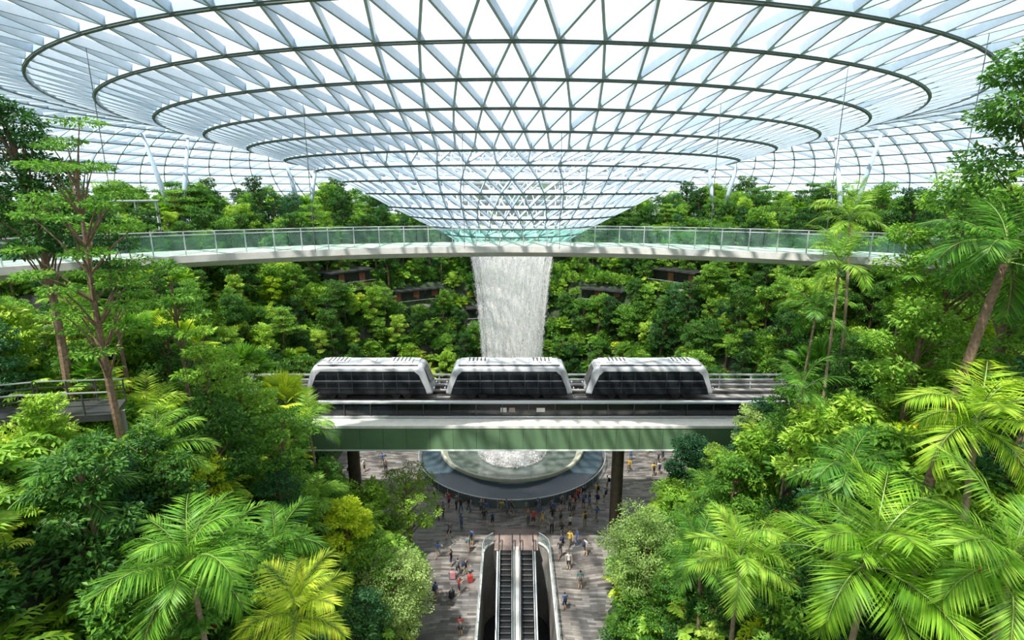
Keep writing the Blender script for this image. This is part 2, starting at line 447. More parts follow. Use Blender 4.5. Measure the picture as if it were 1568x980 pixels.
# ------------------------------------------------------------------ canopy bridge
BR, BCY = 35.7, .3
br = empty('canopy_footbridge'); b = MB(); g = MB(); rl = MB()
A0, A1, NS = math.radians(-56), math.radians(56), 90
def bp(a, r, z): return (r*math.sin(a), BCY+r*math.cos(a), z)
sec = [(0,28.35),(0,27.95),(.5,27.62),(2.7,27.62),(3.2,27.95),(3.2,28.35)]
vs = []; fs = []
for i in range(NS+1):
    a = A0+(A1-A0)*i/NS
    for dr, z in sec: vs.append(bp(a, BR+dr, z))
m = len(sec)
for i in range(NS):
    for k in range(m):
        k2 = (k+1) % m; fs.append((i*m+k, (i+1)*m+k, (i+1)*m+k2, i*m+k2))
b.add(vs, fs, M['offwhite']); b.obj('deck', parent=br)
for dr in (.08, 3.12):
    for i in range(NS):
        a = A0+(A1-A0)*i/NS; a2 = A0+(A1-A0)*(i+1)/NS; e = (a2-a)*.02
        p, q = bp(a+e, BR+dr, 28.38), bp(a2-e, BR+dr, 28.38)
        g.add([p, q, (q[0],q[1],29.42), (p[0],p[1],29.42)], [(0,1,2,3)], M['railglass'])
        rl.beam(bp(a, BR+dr, 29.52), bp(a2, BR+dr, 29.52), .06, .05, M['silver'])
        if i % 2 == 0: rl.beam(bp(a, BR+dr, 28.3), bp(a, BR+dr, 29.5), .05, .05, M['silver'])
g.obj('glass_balustrade', parent=br); rl.obj('handrail', parent=br)
b = MB()
for deg in (-44,-36,-20,-5,5,20,30,39,47):
    for dr in (0., 3.2):
        a = math.radians(deg); p = bp(a, BR+dr, 28.2); zt = roofz(math.hypot(p[0], p[1]-61))
        b.tube([p, (p[0], p[1], zt)], .018, M['steel_dark'], 4)
b.obj('suspension_cables', parent=br)

# ------------------------------------------------------------------ guideway + train
gw = empty('train_guideway')
b = MB()
XL, XR = -58, 60
b.box(((XL+XR)/2, 45.5, 12.95), (XR-XL, 9., .7), M['concrete'])
b.box(((XL+XR)/2, 41.6, 13.25), (XR-XL, 1.5, .22), M['ledge'])
b.box(((XL+XR)/2, 45.5, 12.0), (XR-XL, 6.8, 1.3), M['concrete'])
b.obj('deck', parent=gw)
b = MB()
x = -20.
while x < 24:
    b.box((x+.95, 40.95, 12.25), (1.87, .12, 2.0), M['greenpanel'])
    b.box((x, 40.97, 12.25), (.05, .12, 2.0), M['darkgrey']); x += 1.9
b.box((2, 40.98, 11.2), (44.2, .3, .1), M['white'])
b.obj('green_fascia', parent=gw)
b = MB()
b.box(((XL+XR)/2, 42.5, 14.05), (XR-XL, .1, 1.2), M['darkglass'])
b.box(((XL+XR)/2, 42.45, 13.5), (XR-XL, .25, .12), M['silver'])
b.box(((XL+XR)/2, 42.45, 14.72), (XR-XL, .22, .12), M['silver'])
b.box(((XL+XR)/2, 43.6, 14.35), (XR-XL, .18, .14), M['white'])
for x in np.arange(XL, XR, 2.2):
    b.box((x, 42.42, 14.1), (.08, .12, 1.3), M['darkgrey'])
    b.box((x, 43.6, 13.8), (.1, .1, 1.0), M['darkgrey'])
b.box((-.7, 42.4, 14.1), (.5,.06,.4), M['offwhite']); b.box((.0, 42.4, 14.1), (.5,.06,.4), M['brown']); b.box((2.4, 42.4, 14.1), (.7,.06,.35), M['offwhite'])
for y in (44.4, 45.2, 46.4, 48.2):
    b.box(((XL+XR)/2, y, 13.42), (XR-XL, .3, .3), M['darkgrey'])
for y, z in ((49.6,14.2),(49.6,14.7),(49.6,13.7)):
    b.box(((XL+XR)/2, y, z), (XR-XL, .12, .14), M['silver'])
b.box(((XL+XR)/2, 49.9, 13.7), (XR-XL, .12, .8), M['concrete'])
for x in np.arange(XL, XR, 3): b.box((x, 49.65, 14.), (.12,.12,1.4), M['silver'])
b.obj('parapets_and_rails', parent=gw)
b = MB()
for x in (-33, -14.5, 9.7, 33):
    zb = 0 if abs(x) < 15 else T1(x,45.5)-1
    b.tube([(x,45.5,zb),(x,45.5,11.0),(x,45.5,11.4)], [.55,.55,1.2], M['stone_col'], 20)
b.obj('piers', parent=gw, smooth=False)

def railcar(x0):
    b = MB(); L = 5.85; z0, z1 = .3, 3.0
    prof = []
    def arc(cy, cz, r, a0, a1, n=5):
        for k in range(n+1):
            a = math.radians(a0+(a1-a0)*k/n); prof.append((cy+r*math.cos(a), cz+r*math.sin(a)))
    arc(-1.15, z0+.2, .2, 180, 270); arc(1.15, z0+.2, .2, 270, 360); arc(.85, z1-.5, .5, 0, 90); arc(-.85, z1-.5, .5, 90, 180)
    st = [(-L,.80),(-L+.12,.88),(-L+.4,.95),(-L+.9,1.),(L-.9,1.),(L-.4,.95),(L-.12,.88),(L,.80)]
    vs = []; n = len(prof)
    def xs_(s, z):
        t = max(0, (z-z0)/(z1-z0)); sh = 1.05*t**1.5+.15*(1-t)**3
        w = min(1, abs(s)/L); return s-(1 if s > 0 else -1)*sh*(w**6)
    for s, w in st:
        for y, z in prof:
            zz = z0+(z-z0)*(1-(1-w)*.35); vs.append((xs_(s, zz), y*w, zz))
    fs = []
    for i in range(len(st)-1):
        for k in range(n):
            k2 = (k+1) % n; fs.append((i*n+k, i*n+k2, (i+1)*n+k2, (i+1)*n+k))
    fs.append(tuple(range(n))); fs.append(tuple((len(st)-1)*n+k for k in range(n-1,-1,-1)))
    b.add(vs, fs, M['frame'])
    for sy in (-1, 1):
        y = sy*1.365
        def poly(p, mat, dy=0.):
            q = [(a, y+sy*dy, c) for a, c in p]
            b.add(q, [tuple(range(len(q))) if sy < 0 else tuple(range(len(q)-1,-1,-1))], mat)
        poly([(-5.25,.35),(5.25,.35),(5.1,.95),(4.6,2.15),(4.2,2.52),(-4.2,2.52),(-4.6,2.15),(-5.1,.95)], M['darkglass'])
        poly([(-5.1,.93),(5.1,.93),(5.08,1.0),(-5.08,1.0)], M['darkgrey'], .01)
        for dx in (-2.6, -1.4, 1.4, 2.6):
            poly([(dx-.03,.5),(dx+.03,.5),(dx+.03,2.45),(dx-.03,2.45)], M['darkgrey'], .012)
        for dx in (-3.7, 0, 3.7): poly([(dx-.02,1.0),(dx+.02,1.0),(dx+.02,2.45),(dx-.02,2.45)], M['darkgrey'], .01)
        poly([(-4.7,1.62),(4.7,1.62),(4.7,1.66),(-4.7,1.66)], M['silver'], .012)
    for sx in (-1, 1):
        q = []
        for y, z in ((-.9,1.1),(.9,1.1),(.78,2.6),(-.78,2.6)):
            q.append((xs_(sx*L, z)+sx*.03, y, z))
        b.add(q, [(0,1,2,3)], M['darkglass'])
        for y in (-.8, .8): b.box((sx*(L-.02), y, .75), (.1,.3,.14), M['silver'])
        b.box((sx*(L+.15), 0, .55), (.5,.3,.25), M['black'])
    b.box((0,0,3.02), (8.9,2.0,.1), M['white'])
    for sy in (-1,1): b.box((0,sy*1.06,2.99), (9.0,.06,.08), M['darkgrey'])
    b.box((0,0,3.09), (7.6,1.3,.08), M['silver'])
    for dx in (-2.9, 2.9):
        b.box((dx,0,3.16), (2.0,1.25,.14), M['white'])
        for k in range(5): b.box((dx-.7+k*.35,0,3.24), (.12,1.0,.03), M['darkgrey'])
    b.box((0,0,3.15), (1.2,.9,.1), M['offwhite'])
    for dx in (-3.4,-2.4,2.4,3.4):
        for sy in (-1,1): b.tube([(dx, sy*.8, .3), (dx, sy*1.1, .3)], .42, M['black'], 16)
    b.box((0,0,.28), (8.5,1.6,.3), M['darkgrey'])
    return b.obj('car', (x0, 47.35, 13.72))
tr = empty('train')
for x0 in (-12.9, -.25, 12.4):
    o = railcar(x0); o.parent = tr
b = MB()
for x0 in (-6.6, 6.05): b.box((x0, 47.35, 14.35), (.8, .35, .25), M['black'])
b.obj('couplers', parent=tr)

# ------------------------------------------------------------------ pool
pl = empty('vortex_pool')
c = (0,61,0)
b = MB(); b.lathe([(8.35,1.1),(8.35,1.95),(8.45,2.02),(8.6,2.02),(8.66,1.95),(8.66,1.6)], M['rim'], 128, c)
b.lathe([(7.7,1.3),(8.35,1.9)], M['rim'], 128, c); b.obj('inner_rim', parent=pl, smooth=True)
b = MB(); b.lathe([(0,.5),(4,.6),(6.5,.95),(8.4,1.6)], M['bowl'], 96, c); b.obj('bowl', parent=pl, smooth=True)
b = MB(); b.lathe([(8.6,1.7),(8.9,1.1),(10.85,.8)], M['pool'], 128, c); b.obj('water_ring', parent=pl, smooth=True)
b = MB(); b.lathe([(10.8,.7),(10.8,.88),(10.95,.88),(11.0,.0)], M['darkgrey'], 128, c); b.obj('outer_wall', parent=pl)
b = MB(); b.lathe([(11.25,0.02),(11.25,1.15)], M['clearglass'], 96, c); b.obj('glass_rail', parent=pl)
b = MB(); b.lathe([(11.22,1.13),(11.22,1.2),(11.3,1.2),(11.3,1.13),(11.22,1.13)], M['silver'], 96, c)
for k in range(48):
    a = 2*math.pi*k/48; b.box((11.25*math.cos(a), 61+11.25*math.sin(a), .6), (.05,.05,1.15), M['silver'], a)
b.obj('rail_posts', parent=pl)

# waterfall
wf = empty('waterfall')
def wr(z): return float(np.interp(z, [1, 8, 16, 23, 26.2], [3.15, 3.25, 3.6, 4.25, 4.75]))
b = MB()
zz = np.linspace(1.2, 26.15, 26)
b.lathe([(wr(z), z) for z in zz], M['fall'], 96, c)
b.lathe([(wr(z)*.82, z) for z in zz], M['fall'], 96, c)
b.obj('water_sheet', parent=wf, smooth=True)
n = 30000
ang = RG.uniform(0, 2*math.pi, n); z = 1+25*RG.uniform(0, 1, n)
rr = np.array([wr(q) for q in z])*RG.normal(1, .03, n)
ln = RG.uniform(.05, .25, n)*np.where(RG.random(n) < .2, 2, 1); w = RG.uniform(.025, .08, n)
base = np.stack([rr*np.cos(ang), 61+rr*np.sin(ang), z], 1)
b = MB()
b.leaves(base, np.tile([0,0,-1.], (n,1))+RG.normal(0,.02,(n,3)), np.stack([np.cos(ang), np.sin(ang), 0*ang], 1), ln, w, M['drop'])
n = 22000
ang = RG.uniform(0, 2*math.pi, n); r0 = RG.uniform(0, 1, n)**.6*3.7
base = np.stack([r0*np.cos(ang), 61+r0*np.sin(ang), .7+np.abs(RG.normal(0,1.5,n))*(1.2-r0/6)], 1)
b.leaves(base, RG.normal(0,1,(n,3)), RG.normal(0,1,(n,3)), RG.uniform(.06,.3,n), RG.uniform(.05,.2,n), M['drop'])
b.obj('water_drops', parent=wf)
b = MB(); b.lathe([(0,1.15),(3,1.05),(4.2,.95)], M['fall'], 48, c); b.obj('foam', parent=wf)

# ------------------------------------------------------------------ escalator
es = empty('escalator'); b = MB()
y0, zt, y1, zb = 43.2, 0., 29.6, -7.8
sl = (zt-zb)/(y0-y1)
for cx in (EX-.95, EX+.95):
    y = y0
    while y > y1:
        zz_ = -(y0-y)*sl
        b.box((cx, y-.2, zz_-.16), (1.0, .4, .3), M['black'])
        b.box((cx, y-.39, zz_-.005), (.9, .02, .012), M['frame'])
        y -= .4
    for sx in (-1, 1):
        X0 = cx+sx*.6
        b.beam((X0, y0+1.2, .05), (X0, y0, .02), .12, .3, M['silver'])
        b.beam((X0, y0, .05), (X0, y1, zb+.05), .12, .5, M['silver'])
        b.add([(X0,y0+1.2,.05),(X0,y0,.05),(X0,y1,zb+.05),(X0,y1,zb+.95),(X0,y0,.95),(X0,y0+1.1,.95)], [(0,1,2,3,4,5)], M['clearglass'])
        b.tube([(X0,y0+1.15,.2),(X0,y0+1.35,.6),(X0,y0+1.15,.98),(X0,y0,.98),(X0,y1,zb+.98)], .05, M['black'], 6)
b.beam((EX,y0+.6,.05),(EX,y0,.05), .45, .3, M['offwhite']); b.beam((EX,y0,.05),(EX,y1,zb+.05), .45, .5, M['offwhite'])
for cx in (EX-1.7, EX+1.7): b.beam((cx,y0,.0),(cx,y1,zb), .12, 1.0, M['silver'])
b.box((EX, 44.9, .02), (4.0, 3.2, .04), M['brown'])
b.box((EX, 44.3, -.25), (3.6, 2.2, .4), M['darkgrey'])
b.obj('flights', parent=es)
b = MB(); n = len(hl)
b.add([(x,y,0) for x,y in hl]+[(x,y,-8) for x,y in hl], [(i, i+n, (i+1)%n+n, (i+1)%n) for i in range(n)], M['concrete'])
b.add([(x,y,-8) for x,y in hl], [tuple(range(n))], M['darkgrey'])
b.obj('well_lining', parent=es)
b = MB()
for i in range(n):
    p, q = hl[i], hl[(i+1)%n]
    if p[1] > 44.3 and q[1] > 44.3: continue
    b.beam((p[0],p[1],.12),(q[0],q[1],.12), .2, .12, M['offwhite'])
    b.beam((p[0],p[1],1.12),(q[0],q[1],1.12), .07, .06, M['silver'])
    L = math.hypot(q[0]-p[0], q[1]-p[1]); k = max(1, int(L/1.3))
    for j in range(k):
        s, t = j/k+.01/L, (j+1)/k-.01/L
        P = (p[0]+(q[0]-p[0])*s, p[1]+(q[1]-p[1])*s); Q = (p[0]+(q[0]-p[0])*t, p[1]+(q[1]-p[1])*t)
        b.add([(P[0],P[1],.12),(Q[0],Q[1],.12),(Q[0],Q[1],1.08),(P[0],P[1],1.08)], [(0,1,2,3)], M['clearglass'])
        b.box((P[0],P[1],.6), (.04,.04,1.0), M['silver'])
b.obj('well_balustrade', parent=es)

# ------------------------------------------------------------------ plants
def rv(rng, n):
    v = rng.normal(0, 1, (n,3)); return v/np.linalg.norm(v, axis=1)[:, None]
def tree_mb(seed, H, R, nclus, nleaf, ls, leaf, bark='bark', base=.35, flat=.45, tiers=0, rcf=.42, trunk=None, lw=.5, lean=None):
    rng = np.random.default_rng(seed); b = MB()
    tr_ = trunk or .022*H+.03
    ln_ = rng.normal(0, .03*H, 2)
    lean = ln_ if lean is None else lean
    ph = rng.uniform(0, 6, 2)
    def tp(t): return np.array((lean[0]*t*t+.02*H*math.sin(3*t+ph[0])*t, lean[1]*t*t+.02*H*math.sin(3.5*t+ph[1])*t, H*t))
    b.tube([(0,0,-.6)]+[tp(t) for t in np.linspace(.03, .93, 9)], [tr_*1.5]+[tr_*(1-.8*t) for t in np.linspace(0, .93, 9)], M[bark], 7)
    per = nleaf//nclus
    for i in range(nclus):
        t = base+(1-base)*((i+.5)/nclus)
        if tiers: t = base+(1-base)*(round((t-base)/(1-base)*tiers)/tiers)
        u = (t-base)/(1-base)
        env = R*math.sqrt(max(.05, 1-((u-.42)/.62)**2))
        a = i*2.4+rng.uniform(-.5, .5); rad = env*math.sqrt(rng.uniform(.12, 1))*.85
        tc = tp(min(t, .93))
        cen = np.array((tc[0]+rad*math.cos(a), tc[1]+rad*math.sin(a), H*t+rng.normal(0, .02*H)))
        st = tp(max(base*.7, t-.12-(0 if tiers else .06)))
        mid = (st+cen)/2+np.array((0,0,.03*H))*(1 if not tiers else .3)
        b.tube([st, mid, cen], [tr_*.32, tr_*.2, tr_*.08], M[bark], 4, False)
        rc = R*rcf*rng.uniform(.75, 1.2)
        p = rv(rng, per); rad_ = rng.uniform(.25, 1, per)**.5
        pos = cen+p*(rad_*rc)[:, None]*np.array((1,1,flat))
        d = p*np.array((1,1,.3))+rng.normal(0,.45,(per,3))+np.array((0,0,-.15))
        nr = np.array((0,0,1.))+rng.normal(0,.45,(per,3))
        L = ls*rng.uniform(.6, 1.3, per)
        b.leaves(pos, d, nr, L, L*lw, M[leaf])
    return b
def frond(b, rng, org, az, elev, length, droop, nl, leaf, wid=.055, ll=.38):
    n = 10; pts = []; p = np.array(org, float); ts = []
    for i in range(n+1):
        s = i/n; e = elev-droop*s**1.4
        t = np.array((math.cos(az)*math.cos(e), math.sin(az)*math.cos(e), math.sin(e)))
        pts.append(p.copy()); ts.append(t); p = p+t*length/n
    b.tube(pts, [.03*length/3*(1-.85*i/n)+.004 for i in range(n+1)], M['stem'], 4, False)
    pts = np.array(pts); ts = np.array(ts)
    s = np.linspace(.14, .995, nl)
    P = np.stack([np.interp(s*n, range(n+1), pts[:, k]) for k in range(3)], 1)
    Tn = np.stack([np.interp(s*n, range(n+1), ts[:, k]) for k in range(3)], 1)
    side = np.array((-math.sin(az), math.cos(az), 0.))
    up = np.cross(Tn, side)
    up *= np.sign(up[:, 2:3]+1e-6)
    prof = np.sin(np.clip(s*1.0, 0, 1)**.75*math.pi*.93)**.6+.12
    for sg in (-1, 1):
        k = rng.uniform(.8, 1.12, nl)
        d = side*sg*(1-.25*s)[:, None]+Tn*(.45+.6*s)[:, None]+up*(.22)+np.array((0,0,-.4))*rng.uniform(.4,1.6,nl)[:, None]
        b.leaves(P, d, up+side*sg*-.3, length*ll*prof*k, length*wid*.5*np.ones(nl)*np.clip(prof+.2,.4,1.1), M[leaf])
def palm_mb(seed, tH, nf, fl, leaf='L_palm', nl=34, bark='barklight', tr_=.13, stems=1, ll=.34, wid=.05):
    rng = np.random.default_rng(seed); b = MB()
    for k in range(stems):
        lx, ly = rng.normal(0, .04*tH+.1*(stems>1), 2); ox, oy = (rng.normal(0, .35, 2) if stems > 1 else (0,0))
        th = tH*rng.uniform(.75, 1) if k else tH
        pts = [(ox+lx*t*t, oy+ly*t*t, -.5+(th+.5)*t) for t in np.linspace(0, 1, 9)]
        b.tube(pts, [tr_*1.3]+[tr_*(1-.35*t) for t in np.linspace(.1, 1, 8)], M[bark], 8)
        top = np.array(pts[-1])
        b.tube([top, top+np.array((0,0,fl*.18))], [tr_*.75, tr_*.4], M['stem'], 8)
        for i in range(nf):
            u = (i+.5)/nf
            el = math.radians(86-92*u+rng.normal(0, 8)); az = i*2.399+rng.normal(0, .3)
            frond(b, rng, top+np.array((0,0,fl*.15*(1-u))), az, el, fl*rng.uniform(.7, 1.15), math.radians(rng.uniform(45, 110)), nl, leaf, wid, ll)
    return b
def fan_mb(seed, tH, nf, pl_, rad, leaf='L_palm', tr_=.12):
    rng = np.random.default_rng(seed); b = MB()
    b.tube([(0,0,-.5),(0.05,0,tH*.5),(0,0,tH)], [tr_*1.2,tr_,tr_], M['bark'], 8)
    for i in range(nf):
        u = (i+.5)/nf; el = math.radians(80-85*u+rng.normal(0,6)); az = i*2.399
        d = np.array((math.cos(az)*math.cos(el), math.sin(az)*math.cos(el), math.sin(el)))
        p0 = np.array((0,0,tH)); p1 = p0+d*pl_*rng.uniform(.8,1.1)
        b.tube([p0, (p0+p1)/2+np.array((0,0,.08)), p1], [.025,.02,.015], M['stem'], 4, False)
        side = np.array((-math.sin(az), math.cos(az), 0.)); nr = np.cross(d, side); nr *= 1 if nr[2] > 0 else -1
        nb = 26; th = np.linspace(-2.3, 2.3, nb)
        dd = d[None]*np.cos(th)[:, None]+side[None]*np.sin(th)[:, None]+np.array((0,0,-.25))-nr*-.1
        b.leaves(np.tile(p1, (nb,1)), dd, np.tile(nr, (nb,1)), rad*(1-.25*np.abs(th)/2.3)*rng.uniform(.9,1.05,nb), rad*.16, M[leaf])
    return b
def shrub_mb(seed, R, H, n, ls, leaf, lw=.5, flower=0, fm='yellow'):
    rng = np.random.default_rng(seed); b = MB()
    p = rv(rng, n); p[:, 2] = np.abs(p[:, 2])
    lump = 1+.22*np.sin(p[:, 0]*4+seed)+.22*np.sin(p[:, 1]*5+seed*2)
    r = rng.uniform(.45, 1, n)**.5*lump
    pos = p*r[:, None]*np.array((R, R, H))
    d = p+rng.normal(0,.45,(n,3)); nr = np.array((0,0,1.))+p*.5+rng.normal(0,.4,(n,3))
    L = ls*rng.uniform(.6, 1.3, n)
    b.leaves(pos, d, nr, L, L*lw, M[leaf])
    for k in range(7):
        a = k*.9; b.tube([(0,0,-.3),(R*.5*math.cos(a),R*.5*math.sin(a),H*.6)], [.03,.012], M['bark'], 4, False)
    if flower:
        q = rv(rng, flower); q[:, 2] = np.abs(q[:, 2]); q *= np.array((R,R,H))*1.02
        b.leaves(q, rv(rng, flower), rv(rng, flower), .16*np.ones(flower), .14*np.ones(flower), M[fm])
    return b
def fern_mb(seed, nf, fl, leaf, nl=22, wid=.07, ll=.34):
    rng = np.random.default_rng(seed); b = MB()
    for i in range(nf):
        u = (i+.5)/nf
        frond(b, rng, (0,0,.05), i*2.399, math.radians(80-50*u), fl*rng.uniform(.8,1.1), math.radians(85), nl, leaf, wid, ll)
    return b
def bigleaf_mb(seed, n, H, ls, leaf):
    rng = np.random.default_rng(seed); b = MB()
    for i in range(n):
        az = i*2.399; el = math.radians(rng.uniform(35, 82)); L = H*rng.uniform(.6, 1.05)
        d = np.array((math.cos(az)*math.cos(el), math.sin(az)*math.cos(el), math.sin(el)))
        p = d*L; b.tube([(0,0,-.1), p*.5+np.array((0,0,.08)), p], [.025,.018,.012], M['stem'], 4, False)
        th = np.linspace(-1.9, 1.9, 9); out = np.array((math.cos(az), math.sin(az), -.35)); side = np.array((-math.sin(az), math.cos(az), 0))
        dd = out[None]*np.cos(th)[:, None]+side[None]*np.sin(th)[:, None]
        b.leaves(np.tile(p, (9,1)), dd, np.tile((0,0,1.), (9,1)), ls*(1-.3*np.abs(th)/1.9), ls*.5, M[leaf])
    return b

LIB = {}
def lib(k, b, H, R, tag): LIB[k] = (b.mesh(tag), H, R, tag)
lib('t1', tree_mb(1, 7, 2.3, 22, 5200, .26, 'L_mid', base=.35, rcf=.36), 7.4, 2.6, 'broadleaf_tree')
lib('t2', tree_mb(2, 7, 2.0, 20, 5600, .22, 'L_bright', base=.35, rcf=.36), 7.4, 2.3, 'bright_leaf_tree')
lib('t3', tree_mb(3, 8, 2.1, 24, 5600, .25, 'L_dark', base=.3, rcf=.36), 8.4, 2.4, 'dark_leaf_tree')
lib('t4', tree_mb(4, 7, 2.6, 20, 4600, .24, 'L_mid', base=.45, tiers=4, flat=.2, rcf=.4), 7.3, 2.9, 'tiered_tree')
lib('t5', tree_mb(5, 6, 1.5, 22, 4600, .2, 'L_blue', base=.15, rcf=.5), 6.3, 1.7, 'columnar_tree')
lib('t6', tree_mb(6, 5, 1.9, 18, 5200, .17, 'L_pale', base=.3, rcf=.36), 5.3, 2.1, 'pale_leaf_tree')
lib('t7', tree_mb(7, 6, 2.0, 16, 2600, .42, 'L_bright', base=.35, lw=.42, rcf=.36), 6.4, 2.3, 'large_leaf_tree')
lib('t8', tree_mb(8, 5, 1.6, 16, 4200, .2, 'L_lime', base=.25, rcf=.38), 5.3, 1.8, 'lime_leaf_tree')
lib('p1', palm_mb(11, 4.2, 15, 2.2, nl=28), 6., 2.1, 'palm_tree')
lib('p2', palm_mb(12, 3.0, 10, 1.9, nl=24, stems=3, tr_=.06, leaf='L_ypalm'), 4.6, 2.0, 'clustering_palm')
lib('p3', fan_mb(13, 3.4, 26, 1.1, .85), 4.9, 1.9, 'fan_palm')
lib('s1', shrub_mb(21, 1.2, 1.2, 1500, .2, 'L_mid'), 1.4, 1.3, 'shrub')
lib('s2', shrub_mb(22, 1.1, 1.3, 1300, .2, 'L_dark', .5, 5, 'red'), 1.5, 1.3, 'dark_shrub')
lib('s3', shrub_mb(23, 1.1, 1.0, 1300, .18, 'L_bright'), 1.2, 1.2, 'bright_shrub')
lib('s4', shrub_mb(24, .9, .9, 1000, .18, 'L_lime', .45, 30), 1.1, 1.0, 'croton_shrub')
lib('s5', fern_mb(25, 18, 1.5, 'L_palm'), 1.4, 1.3, 'fern')
lib('s6', bigleaf_mb(26, 22, 1.5, .5, 'L_bright'), 1.6, 1.3, 'elephant_ear_plant')
lib('s7', shrub_mb(27, 1.2, 1.1, 600, .38, 'L_mid', .4), 1.4, 1.4, 'broadleaf_shrub')
lib('s8', fern_mb(28, 14, 1.9, 'L_ypalm', 16, .13, .2), 1.7, 1.5, 'birds_nest_fern')

def proj(x, y, z):
    dz = z-CAMZ; dep = y*CP-dz*SP; up = y*SP+dz*CP
    if dep < .5: return None
    return 800+FPX*x/dep, 500-FPX*up/dep, dep
SKX = [-200,   0, 100, 200, 300, 400, 460, 490, 560, 620, 660, 690, 700, 930, 945, 960, 1040, 1100, 1180, 1230, 1300, 1400, 1500, 1800]
SKY = [ 455, 455, 450, 445, 470, 520, 560, 660, 700, 760, 820, 960,1200,1200, 960, 800, 715,  700,  600,  540, 480,  420,  340,  280]
HWN = np.array(HWP)[:, :2]
def walk_d(x, y):
    best = 99
    for k in range(len(HWN)-1):
        a, c_ = HWN[k], HWN[k+1]; ab = c_-a; t = min(1, max(0, np.dot(np.array((x, y))-a, ab)/np.dot(ab, ab)))
        best = min(best, float(np.linalg.norm(a+ab*t-np.array((x, y)))))
    return best
def ok(x, y, z0, H, Rc):
    """keep the open views open: paths, bridge, train, walkways, camera"""
    if math.dist((x, y, z0+H*.7), (0, 0, CAMZ)) < 6.+Rc: return False
    rb = math.hypot(x, y-BCY)
    if BR-1.2-Rc*.7 < rb < BR+4.2+Rc*.7 and z0+H > 27.4: return False
    if 39.5-Rc*.6 < y < 50.8+Rc*.6 and z0+H > 10.8: return False
    r = math.hypot(x, y-61)
    if z0+H > roofz(r)-.8: return False
    if math.hypot(x-PX, y-PY) < 3+Rc*.5: return False
    if y > 61:
        an = math.degrees(math.atan2(y-61, x))
        for a0, a1, rg, zg in GAL:
            if a0-1 < an < a1+1 and rg-2.5 < r < rg+2.0 and z0+H > zg+1.1: return False
    if x < -12 and 12 < y < 28:
        if walk_d(x, y) < 1.2+Rc*.6 and z0+H > 22.2: return False
        if y < 21:
            q = proj(x, y, z0+H)
            if q and q[1] < 610: return False
    if y < 41:
        for dx in (-Rc*.8, 0, Rc*.8):
            q = proj(x+dx, y, z0+H)
            if q and q[1] < np.interp(q[0], SKX, SKY)-6: return False
            q = proj(x+dx, y, z0+H*.5)
            if q and 690 < q[0] < 935: return False
    else:
        q = proj(x, y, z0+H)
        if q and q[1] < 268: return False
    return True

placed = {}
def scatter(keys, wts, spacing, smin, smax, seed, dmin, region, name):
    rng = random.Random(seed); cnt = 0
    y = 5.
    while y < 118:
        x = -85.
        while x < 85:
            px, py = x+rng.uniform(-.5,.5)*spacing, y+rng.uniform(-.5,.5)*spacing
            x += spacing
            if abs(px) > 1.15*py+7: continue
            if math.hypot(px, py-61) > 78: continue
            d = float(pdist(px, py))
            if d < dmin or not region(px, py, d): continue
            k = rng.choices(keys, wts)[0]; me, H, Rc, tag = LIB[k]
            z0 = T1(px, py)
            for tr_ in range(3):
                s = rng.uniform(smin, smax)*(1-.22*tr_)
                if ok(px, py, z0, H*s, Rc*s):
                    placed.setdefault((name, k), []).append((px, py, z0-.05, s, rng.uniform(0, 6.28))); cnt += 1; break
        y += spacing
    return cnt
near = lambda x, y, d: y < 41
far = lambda x, y, d: y >= 41 and d < 26
rim = lambda x, y, d: y >= 41 and d >= 14
c1 = scatter(['t1','t2','t3','t4','t5','t7','p1','p2','p3','t6','t8'], [3,3.2,2.6,2.4,1.2,2,2,2,1.4,1.2,1.0], 2.6, .55, 1.0, 1, .8, near, 'slope')
c2 = scatter(['t1','t2','t3','t4','t5','t7','p1','p2','p3','t8'], [3,2.,4.4,2,1.8,1,1.5,1.,1,.4], 2.6, .5, .95, 2, .8, far, 'hillside')
c3 = scatter(['t1','t3','p1','p3','t4','t5','t2'], [2,2.5,3,2,1,1,1.5], 3.6, .6, 1.15, 3, 14, rim, 'rim')
c4 = scatter(['s1','s2','s3','s4','s5','s6','s7','s8'], [3,1.8,2.6,1.0,2.2,1.5,1.5,1.2], 1.35, .8, 1.45, 4, .35, near, 'understorey')
c5 = scatter(['s1','s2','s3','s5','s7','s6','s4'], [3,3.,1.6,1.5,1.5,.8,.4], 1.45, .8, 1.35, 5, .4, lambda x,y,d: y >= 41 and d < 34 and (abs(x) < 62), 'hill_understorey')
print('scatter', c1, c2, c3, c4, c5)
forest = empty('rainforest_planting')
for (nm, k), L in placed.items():
    me, H, Rc, tag = LIB[k]
    vs = []; fs = []
    for i, (x, y, z, s, a) in enumerate(L):
        for q in range(4):
            an = a+math.pi/4+q*math.pi/2; vs.append((x+s*.7071*math.cos(an), y+s*.7071*math.sin(an), z))
        fs.append((4*i, 4*i+1, 4*i+2, 4*i+3))
    im = bpy.data.meshes.new(nm+'_'+tag+'_planting'); im.from_pydata(vs, [], fs)
    io = bpy.data.objects.new(nm+'_'+tag+'_planting', im); SC.collection.objects.link(io); io.parent = forest
    io.instance_type = 'FACES'; io.use_instance_faces_scale = True; io.show_instancer_for_render = False; io.show_instancer_for_viewport = False
    ch = bpy.data.objects.new(tag+'_plant', me); SC.collection.objects.link(ch); ch.parent = io

